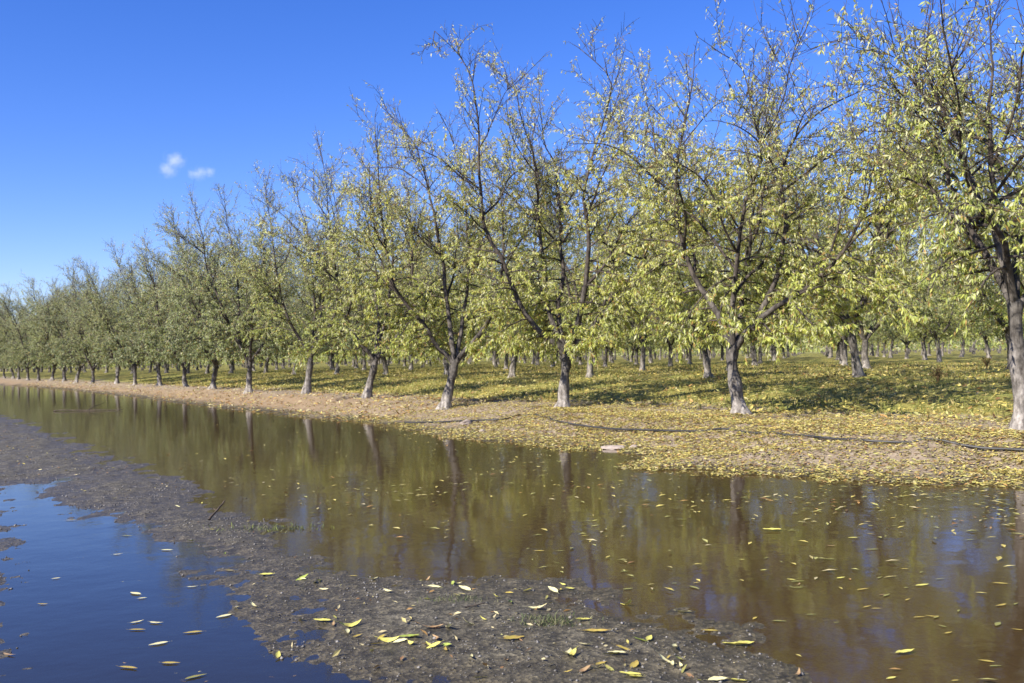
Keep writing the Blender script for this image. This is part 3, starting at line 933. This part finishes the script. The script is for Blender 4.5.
YEL = (0.62, 0.56, 0.13); PALEY = (0.66, 0.60, 0.30); GRN = (0.30, 0.36, 0.07); OLV = (0.24, 0.23, 0.065); TANL = (0.36, 0.24, 0.12); OCH = (0.42, 0.32, 0.07)
kinds = [leaf_mesh('almond_leaf_shape_%d' % i, 100 + i, c, cu, w_, b_) for i, (c, cu, w_, b_) in enumerate([
    (YEL, 0.25, 0.34, 0.0), (PALEY, 0.55, 0.28, 0.25), (GRN, 0.2, 0.30, 0.1), (OLV, 0.1, 0.26, -0.2), (YEL, 0.7, 0.26, 0.35),
    (PALEY, 0.15, 0.36, 0.0), (OCH, 0.3, 0.24, -0.25), (TANL, 0.6, 0.22, 0.3), (OCH, 0.12, 0.30, 0.12), (OLV, 0.2, 0.34, 0.0)])]


def drop(px, py, kind_, length, yaw, label, group, z=None, tilt=(0, 0)):
    v = P(px, py, 0.0)
    g = Hs(v[0], v[1])
    if z is None:
        zz = max(g, 0.0)
        v = P(px, py, zz)
        zz = max(Hs(v[0], v[1]), 0.0) + 0.004
    else: zz = z
    o = add('fallen_leaf', kinds[kind_], loc=(v[0], v[1], zz + 0.003), rot=(tilt[0], tilt[1], yaw), scale=(length, length, length * (1.0 if z is None else 0.25)))
    tag(o, label, 'leaf', group)
    return o


gm = 'single leaves lying on the mud ridge'
special = [  # x, y, shape, length, yaw, tilt, label
    (735, 646, 0, 0.125, 2.75, (0.2, 0.1), 'bright yellow leaf at the lower right end of the mud ridge, half of a pair'),
    (683, 613, 5, 0.10, 2.7, (0.3, 0), 'plump pale yellow leaf on the water edge above the mud ridge'),
    (584, 622, 0, 0.09, 0.3, (0, 0.1), 'rounded yellow leaf on the mud just right of the small grass patch'),
    (649, 640, 0, 0.085, 1.2, (0.2, 0), 'oval yellow leaf lying alone on the mud ridge below the upright leaf'),
    (628, 606, 4, 0.105, 1.9, (0, 0.5), 'yellow leaf with a long stalk standing upright out of the mud'),
    (617, 656, 5, 0.085, 2.9, (0.1, 0), 'short pale yellow leaf lying flat near the bottom of the mud ridge'),
    (514, 639, 8, 0.125, 0.55, (0.2, 0.1), 'long ochre leaf pointing up right at the left of the mud gravel'),
    (568, 655, 1, 0.115, 1.1, (0.1, 0.2), 'curled pale leaf shaped like a tick on the dark gravel'),
    (586, 646, 1, 0.08, 2.5, (0.2, 0.2), 'small crescent pale leaf beside the tick-shaped one'),
    (597, 632, 6, 0.14, 0.05, (0.1, 0), 'twisted long yellow leaf lying across the mud right of the grass patch'),
    (630, 676, 0, 0.10, 2.8, (0.1, 0), 'yellow leaf with a trailing stalk at the bottom edge of the photo'),
    (718, 681, 5, 0.09, 0.2, (0.2, 0), 'round pale leaf cut by the bottom edge of the photo'),
    (510, 603, 2, 0.08, 1.4, (0.5, 0.2), 'small upright green leaf with a dark back on the mud ridge'),
    (537, 609, 1, 0.11, 0.15, (0.1, 0), 'pale slim leaf lying level above the small grass patch'),
    (350, 627, 4, 0.14, 0.65, (0.3, 0.2), 'large curled yellow green leaf at the edge of the blue puddle'),
    (322, 622, 0, 0.10, 2.95, (0, 0), 'slim bright yellow leaf lying just left of the large curled one'),
    (267, 576, 0, 0.10, 0.1, (0.1, 0), 'bright yellow leaf on the wet right-hand margin of the blue puddle, farthest up'),
    (409, 635, 2, 0.10, 0.2, (0.1, 0), 'light green leaf lying on the gravel right of the large curled one'),
    (600, 638 + 26, 6, 0.07, 0.8, (0.3, 0), 'small ochre leaf between the pale leaves on the gravel'),
    (905, 654, 0, 0.11, 0.4, (0, 0), 'bright yellow leaf afloat alone in dark water at the lower right'),
    (772, 531, 0, 0.15, 3.0, (0, 0), 'long bright yellow leaf afloat below the trunk reflection in the wide channel'),
]
for (x, y, k_, L_, yaw, ti, lab) in special:
    drop(x, y, k_, L_, yaw, lab, 'leaves afloat on the channel' if 'afloat' in lab else gm, tilt=ti)
drop(745, 645, 0, 0.10, 0.4, 'second half of the yellow leaf pair, its tip pointing right', gm, tilt=(0.2, 0.1))

rng = np.random.default_rng(31)
nl_ = {'mud': 0, 'pud': 0, 'chan': 0}
tries = 0
while sum(nl_.values()) < 277 and tries < 30000:
    tries += 1
    x = rng.uniform(0, 1024); y = 430 + 253 * rng.random() ** 0.62
    v = P(x, y, 0.0)
    p, t, ch, sp = [float(a[0]) for a in fields(np.array([v[0]]), np.array([v[1]]))]
    g = Hs(v[0], v[1])
    L_ = rng.uniform(0.055, 0.115)
    yaw = rng.normal(0.15, 0.5) + (PI if rng.random() < 0.4 else 0)
    if g > 0.002:
        if p > 7 or nl_['mud'] >= 75: continue
        if rng.random() > np.clip(0.4 + 2.2 * float(fbm(np.array([v[0] * 1.6]), np.array([v[1] * 1.6]), 230)[0]), 0.02, 1): continue
        L_ *= rng.uniform(0.6, 1.0)
        if x < 250 and rng.random() < 0.5: continue
        nl_['mud'] += 1
        drop(x, y, int(rng.choice(10, p=[.12, .18, .08, .10, .10, .12, .1, .1, .06, .04])), L_, rng.uniform(0, 6.28), 'yellow or tan almond leaf scattered among others on the bare mud ridge',
             gm, tilt=(rng.normal(0, 0.25), rng.normal(0, 0.2)))
    elif sp > 0:
        if nl_['pud'] >= 75: continue
        if x < 120 and rng.random() < 0.6: continue
        nl_['pud'] += 1
        sub = rng.random() < 0.7
        drop(x, y, int(rng.choice([1, 3, 5, 7, 8, 6])), L_ * 0.95, yaw, 'dull almond leaf drifting among others in the blue puddle nearest the camera', 'leaves in the near puddle',
             z=-0.006 if sub else 0.0015)
    else:
        if nl_['chan'] >= 150 or y < 470: continue
        if rng.random() > np.clip((x - 250) / 500, 0.08, 1) * np.clip(0.6 + 2.2 * float(fbm(np.array([v[0] * 1.1]), np.array([v[1] * 1.1]), 210)[0]), 0.03, 1): continue
        nl_['chan'] += 1
        drop(x, y, int(rng.choice([0, 3, 6, 8, 7, 3, 9, 3])), L_ * rng.uniform(0.5, 0.95), yaw, 'yellow almond leaf floating among others on the wide muddy channel', 'leaves afloat on the channel', z=-0.009 if rng.random() < 0.4 else 0.0015)
print('leaves', nl_)
n = 9500
t_ = rng.uniform(-3, 22, n); p_ = rng.uniform(0.8, 9.9, n)
x_, y_ = xy(p_, t_)
pp_, tt_, ch_, sp_ = fields(x_, y_)
k = (np.maximum(ch_, sp_) > 0.03) & (rng.random(n) < np.clip(0.45 + 1.2 * fbm(x_ * 0.9, y_ * 0.9, 170), 0.05, 1) * np.where(sp_ > 0, 0.9, np.interp(p_, [4, 7.5, 9], [0.5, 0.6, 1.0])))
m_ = 5200
tq = 2 + 44 * rng.random(m_) ** 1.3; pq = rng.uniform(0.3, 4.0, m_)
xq, yq = xy(pq, tq); kq = (H(xq, yq) > 0.003) & (rng.random(m_) < np.clip(0.4 + 1.3 * fbm(xq * 0.9, yq * 0.9, 190), 0.03, 1))
litter('leaf_fragments', pq[kq], tq[kq], 'pale broken leaf fragments and straw strewn over the muddy track', 0.012, 0.055, [0.08, 0.2, 0.06, 0.16, 0.3, 0.2], 15, lift=0.003)
zs = np.maximum(H(x_, y_) + 0.002, -0.032); k = k & (zs < -0.020)
litter('sunken_leaves', p_[k], t_[k], 'dull olive leaves lying sunken below the muddy water', 0.07, 0.12, [0.3, 0.2, 0.22, 0.1, 0.1, 0.08], 14, lift=0.0, tilt=0.03, zfix=zs[k])
# small and far floating leaves: one drift
n = 24000
t_ = rng.uniform(-2, 30, n) ; p_ = 9.9 - 6.4 * rng.random(n) ** 1.35
x_, y_ = xy(p_, t_)
pp_, tt_, ch_, sp_ = fields(x_, y_)
k = (ch_ > 0.0) & (rng.random(n) < np.clip(0.24 + 0.9 * (p_ - 6.0) / 4, 0.20, 1) * np.clip((16 - t_) / 7, 0.03, 1) * np.clip(0.5 + 1.5 * fbm(x_ * 0.8, y_ * 0.8, 150), 0.03, 1))
litter('floating_leaves', p_[k], t_[k], 'drift of small yellow leaves floating off the leafy bank', 0.05, 0.10, [0.30, 0.2, 0.26, 0.08, 0.1, 0.06], 12, lift=0.001, tilt=0.04, zfix=0.0)

# ------------------------------------------------------------------ grass patches and weeds
def patch(px, py, n, rx, ry, hmin, hmax, pal, name, label, cat, seed):
    rng = np.random.default_rng(seed)
    v = P(px, py, 0.02)
    x = v[0] + rng.normal(0, rx, n); y = v[1] + rng.normal(0, ry, n)
    z = H(x, y)
    D = np.stack([rng.normal(0, 0.6, n), rng.normal(0, 0.6, n), np.ones(n)], 1)
    L = rng.uniform(hmin, hmax, n)
    z0 = Hs(v[0], v[1])
    V, Fc = kites(np.stack([x - v[0], y - v[1], z - z0 - 0.003], 1), D, rng.normal(0, 1, (n, 3)), L, L * 0.16, 0.1)
    c = np.array(pal)[rng.choice(len(pal), n)] * rng.uniform(0.75, 1.25, n)[:, None]
    o = add(name, mk_mesh(name, V, [Fc], [M_GRASS], np.repeat(c, 4, axis=0)), loc=(v[0], v[1], z0))
    tag(o, label, cat, kind='stuff')


MOSS = [(0.10, 0.13, 0.05), (0.14, 0.15, 0.07), (0.20, 0.19, 0.10)]
patch(552, 621, 420, 0.09, 0.05, 0.012, 0.04, MOSS, 'grass_patch', 'small mossy grass patch on the mud ridge among pale leaves', 'grass', 1)
patch(455, 601, 260, 0.10, 0.05, 0.01, 0.03, MOSS, 'grass_patch', 'faint mossy grass patch at the water side of the mud ridge', 'grass', 2)
patch(275, 527, 330, 0.22, 0.08, 0.015, 0.05, MOSS + [(0.2, 0.24, 0.05)], 'grass_patch', 'green sprouting patch at the channel edge where the mud ridge narrows', 'grass', 3)
WEED = [(0.20, 0.12, 0.065), (0.30, 0.20, 0.09), (0.15, 0.15, 0.05)]


def weed(px, py, z, h, label, seed, n=16):
    rng = np.random.default_rng(seed)
    v = P(px, py, z); v[2] = Hs(v[0], v[1])
    T = Tubes(); LP = []
    for i in range(n):
        a = rng.uniform(0, 6.28); r = rng.uniform(0.1, 0.55) * h
        p0 = np.zeros(3); p2 = np.array([math.cos(a) * r, math.sin(a) * r, h * rng.uniform(0.5, 1)])
        p1 = p2 * [0.35, 0.35, 0.6]
        T.add(np.array([p0, p1, p2]), np.array([0.008, 0.006, 0.003]), 4, np.array(WEED[i % 2]), cap=False)
        for f in rng.random(14): LP.append(p1 + (p2 - p1) * f + rng.normal(0, 0.02, 3))
    LP = np.array(LP); m = len(LP)
    L = rng.uniform(0.03, 0.07, m)
    LV, LF = kites(LP, rng.normal(0, 1, (m, 3)), rng.normal(0, 1, (m, 3)), L, L * 0.4, 0.2)
    V, q, tri, cc = T.arrays()
    lc = np.array(WEED)[rng.choice(3, m)]
    me = mk_mesh('dry_weed', np.vstack([V, LV]), [q, LF + len(V)], [M_BARK, M_GRASS], np.vstack([cc, np.repeat(lc, 4, axis=0)]),
                 midx=np.concatenate([np.zeros(len(q)), np.ones(len(LF))]))
    tag(add('dry_weed', me, loc=v), label, 'weed')


weed(938, 380, 0.7, 0.32, 'reddish dry weed growing on open grass left of the thick right-hand tree', 1)
weed(987, 371, 0.7, 0.36, 'brown dry weed clump at the foot of a farther trunk near the right edge', 2)

# ------------------------------------------------------------------ hose, clods, sticks
M_HOSE = simple_mat('black_poly_pipe', (0.018, 0.017, 0.017), (0.05, 0.046, 0.042), 4, 0.5, 0.4, 0.1)
M_CLOD = simple_mat('dry_clod', (0.24, 0.19, 0.15), (0.40, 0.33, 0.28), 9, 0.95, 0.1, 0.8, 0.02)
M_STICK = simple_mat('dead_wood', (0.05, 0.038, 0.028), (0.13, 0.10, 0.075), 14, 0.9, 0.2, 0.5)
hp = [(405, 412.5), (440, 413.5), (464, 414.6), (496, 415.7), (528, 414.2), (549, 417.5), (563, 419.5), (602, 423), (663, 426), (693, 428), (743, 430.5), (784, 434), (842, 438.6),
      (909, 441), (1021, 445.5), (1120, 450), (1300, 459)]
pts = []
for i, (x, y) in enumerate(hp):
    v = P(x, y, 0.26); z = 0.26
    pts.append([v[0], v[1], z])
path = smooth_path(np.array(pts), 0.18)
hz = H(path[:, 0], path[:, 1]); kz = 9; hz = np.convolve(np.pad(hz, kz, mode='edge'), np.ones(2 * kz + 1) / (2 * kz + 1), 'valid')
path[:, 2] = np.maximum(hz + 0.026, H(path[:, 0], path[:, 1]) + 0.014)
T = Tubes(); T.add(path, np.full(len(path), 0.016), 10, np.array([0.03, 0.03, 0.03]))
V, q, tri, cc = T.arrays()
tag(add('irrigation_hose', mk_mesh('irrigation_hose', V, [q, tri], [M_HOSE], smooth=True)), 'long black irrigation hose snaking along the leafy bank below the trees', 'hose')


def clod(px, py, size, label, seed, mat=None, z=0.1):
    import bmesh
    for _ in range(5):
        v = P(px, py, z); z = Hs(v[0], v[1])
    bm = bmesh.new(); bmesh.ops.create_icosphere(bm, subdivisions=3, radius=1)
    for q in bm.verts:
        c = q.co
        f = 1 + 0.5 * float(fbm(np.array([c.x * 1.4 + seed * 7]), np.array([c.y * 1.4 + c.z * 1.9]), seed, 4)[0])
        q.co = c * f
        q.co.x *= size[0]; q.co.y *= size[1]; q.co.z = q.co.z * size[2]
    me = bpy.data.meshes.new('clod'); bm.to_mesh(me); bm.free()
    me.materials.append(mat or M_CLOD)
    tag(add('dirt_clod', me, loc=(v[0], v[1], z + size[2] * 0.35), rot=(0, 0, seed)), label, 'dirt clod', 'dirt clods on the bank')


clod(467, 421, (0.15, 0.10, 0.07), 'large pale dirt clod on the bank below the wide V tree', 1)
clod(482, 425, (0.07, 0.06, 0.04), 'small pale dirt clod just right of the large one', 2)
clod(612, 449, (0.17, 0.10, 0.05), 'flat pinkish clod half in the water at the bank edge', 3)
clod(634, 448, (0.08, 0.06, 0.035), 'low clod beside the flat pinkish one at the bank edge', 4)


def stick(px, py, L, yaw, r, label, seed, z=None, rise=0.1):
    rng = np.random.default_rng(seed)
    v = P(px, py, 0.0 if z is None else z); zz = max(Hs(v[0], v[1]), 0.0) + r * 0.7
    d = np.array([math.cos(yaw), math.sin(yaw), rise])
    path = np.array([d * (f - 0.5) * L + rng.normal(0, L * 0.02, 3) * [1, 1, 0.3] for f in np.linspace(0, 1, 7)])
    path[:, 2] -= path[:, 2].min()
    T = Tubes(); T.add(path, np.linspace(r, r * 0.5, 7), 7, DARK)
    a = path[3]; T.add(np.array([a, a + np.array([-d[1], d[0], 0.3]) * L * 0.14, a + np.array([-d[1] * 0.8 + d[0] * .4, d[0], 0.35]) * L * 0.25]), np.array([r * 0.6, r * 0.5, r * 0.3]), 5, DARK)
    V, q, tri, cc = T.arrays()
    tag(add('dead_stick', mk_mesh('dead_stick', V, [q, tri], [M_STICK], smooth=True), loc=(v[0], v[1], zz)), label, 'stick', 'dead sticks by the water')


stick(217, 520, 0.22, 1.2, 0.012, 'short dark stick poking up from the mud at the channel edge', 1, rise=0.6)
stick(88, 411, 2.2, -0.12, 0.018, 'long dark stick afloat far along the channel', 2, rise=0.0)
stick(475, 613, 0.12, 0.5, 0.005, 'thin twig lying on the mud ridge', 3, rise=0.05)

# ------------------------------------------------------------------ clouds
def cloud(px, py, wpx, hpx, blobs, label, seed):
    import bmesh
    d = fwd + RIGHT * (px - 512) / F_PX - UP * (py - 341.5) / F_PX
    dist = 3000.0
    c = CAM + d * dist
    k = dist / F_PX
    m, nt, out = new_mat('cloud_vapour')
    tc = N(nt, 'ShaderNodeTexCoord')
    n1 = N(nt, 'ShaderNodeTexNoise'); n1.inputs['Scale'].default_value = 0.038; n1.inputs['Detail'].default_value = 7; n1.inputs['Roughness'].default_value = 0.68
    nt.links.new(tc.outputs['Object'], n1.inputs['Vector'])
    dn = None
    # density falls off from each puff's centre
    for (bx, by, br) in blobs:
        vm = N(nt, 'ShaderNodeVectorMath'); vm.operation = 'DISTANCE'
        nt.links.new(tc.outputs['Object'], vm.inputs[0]); vm.inputs[1].default_value = (bx * k, 0, by * k)
        mr = N(nt, 'ShaderNodeMapRange'); mr.inputs['From Min'].default_value = 0; mr.inputs['From Max'].default_value = br * k
        mr.inputs['To Min'].default_value = 1; mr.inputs['To Max'].default_value = 0
        nt.links.new(vm.outputs['Value'], mr.inputs['Value'])
        if dn is None: dn = mr.outputs[0]
        else:
            mm = N(nt, 'ShaderNodeMath'); mm.operation = 'MAXIMUM'
            nt.links.new(dn, mm.inputs[0]); nt.links.new(mr.outputs[0], mm.inputs[1]); dn = mm.outputs[0]
    s1 = N(nt, 'ShaderNodeMath'); s1.operation = 'MULTIPLY_ADD'; s1.inputs[1].default_value = 4.2; s1.inputs[2].default_value = -2.2
    nt.links.new(n1.outputs[0], s1.inputs[0])
    s2 = N(nt, 'ShaderNodeMath'); s2.operation = 'ADD'; nt.links.new(s1.outputs[0], s2.inputs[0]); nt.links.new(dn, s2.inputs[1])
    s3 = N(nt, 'ShaderNodeMath'); s3.operation = 'MULTIPLY'; s3.use_clamp = True; s3.inputs[1].default_value = 1.3
    s4 = N(nt, 'ShaderNodeMath'); s4.operation = 'MULTIPLY'
    nt.links.new(s2.outputs[0], s4.inputs[0]); nt.links.new(dn, s4.inputs[1])
    nt.links.new(s4.outputs[0], s3.inputs[0])
    s5 = N(nt, 'ShaderNodeMath'); s5.operation = 'MULTIPLY'; s5.inputs[1].default_value = 0.013
    nt.links.new(s3.outputs[0], s5.inputs[0])
    vs = N(nt, 'ShaderNodeVolumePrincipled'); vs.inputs['Color'].default_value = (1, 1, 1, 1); vs.inputs['Anisotropy'].default_value = -0.1
    nt.links.new(s5.outputs[0], vs.inputs['Density'])
    nt.links.new(vs.outputs[0], out.inputs['Volume'])
    bm = bmesh.new(); bmesh.ops.create_icosphere(bm, subdivisions=3, radius=1)
    for q in bm.verts:
        q.co.x *= wpx * k; q.co.y *= 12 * k; q.co.z *= hpx * k
    me = bpy.data.meshes.new('cloud'); bm.to_mesh(me); bm.free(); me.materials.append(m)
    tag(add('cloud', me, loc=c), label, 'cloud', 'small clouds over the orchard')


cloud(172, 164, 24, 21, [(2, 3, 14), (-6, -5, 11), (6, 5, 10), (-1, -7, 9)], 'larger tilted white puff of cloud in the blue sky', 1)
cloud(200, 173, 26, 11, [(0, 0, 10), (-8, 0, 8), (9, 0.6, 8), (4, 0, 8), (-4, 0, 8)], 'smaller flat wisp of cloud right of the larger puff', 2)

# ------------------------------------------------------------------ light, camera, render
SUN_AZ = 230.0       # clockwise from the viewing direction: behind and left
SUN_EL = 37.0
az, el = math.radians(SUN_AZ), math.radians(SUN_EL)
world = bpy.data.worlds.new('World'); scene.world = world; world.use_nodes = True
nt = world.node_tree; nt.nodes.clear()
sky = nt.nodes.new('ShaderNodeTexSky'); sky.sky_type = 'NISHITA'; sky.sun_disc = False
sky.sun_elevation = el; sky.sun_rotation = az; sky.altitude = 20; sky.air_density = 1.0; sky.dust_density = 0.1; sky.ozone_density = 3.0
hs = nt.nodes.new('ShaderNodeHueSaturation'); hs.inputs['Saturation'].default_value = 1.3; hs.inputs['Hue'].default_value = 0.51
bg = nt.nodes.new('ShaderNodeBackground'); bg.inputs['Strength'].default_value = 0.079
out = nt.nodes.new('ShaderNodeOutputWorld')
nt.links.new(sky.outputs[0], hs.inputs['Color']); tint = mixc(nt, 1.0, hs.outputs[0], (0.88, 0.90, 1.28), 'MULTIPLY'); nt.links.new(tint, bg.inputs['Color']); nt.links.new(bg.outputs[0], out.inputs[0])

from mathutils import Vector, Matrix
sl = bpy.data.lights.new('sun', 'SUN'); sl.energy = 5.0; sl.angle = math.radians(0.53); sl.color = (1.0, 0.95, 0.86)
so = bpy.data.objects.new('sun', sl); COL.objects.link(so)
sd = Vector((math.sin(az) * math.cos(el), math.cos(az) * math.cos(el), math.sin(el)))
so.rotation_euler = sd.to_track_quat('Z', 'Y').to_euler(); so.location = sd * 50

cd = bpy.data.cameras.new('camera'); cam = bpy.data.objects.new('camera', cd); COL.objects.link(cam)
cd.sensor_width = 36; cd.lens = F_PX / 1024 * 36; cd.clip_start = 0.05; cd.clip_end = 9000
cd.dof.use_dof = True; cd.dof.focus_distance = 7.5; cd.dof.aperture_fstop = 4.5
m = Matrix(((RIGHT[0], UP[0], -fwd[0], CAM[0]), (RIGHT[1], UP[1], -fwd[1], CAM[1]), (RIGHT[2], UP[2], -fwd[2], CAM[2]), (0, 0, 0, 1)))
cam.matrix_world = m
scene.camera = cam

scene.view_settings.view_transform = 'Standard'; scene.view_settings.look = 'None'
scene.view_settings.exposure = 1.02; scene.view_settings.gamma = 1
scene.render.engine = 'CYCLES'
cy = scene.cycles
cy.use_denoising = True
cy.max_bounces = 8; cy.transparent_max_bounces = 8; cy.diffuse_bounces = 3; cy.glossy_bounces = 3; cy.transmission_bounces = 4; cy.volume_bounces = 3
cy.caustics_reflective = False; cy.caustics_refractive = False
cy.sample_clamp_indirect = 6
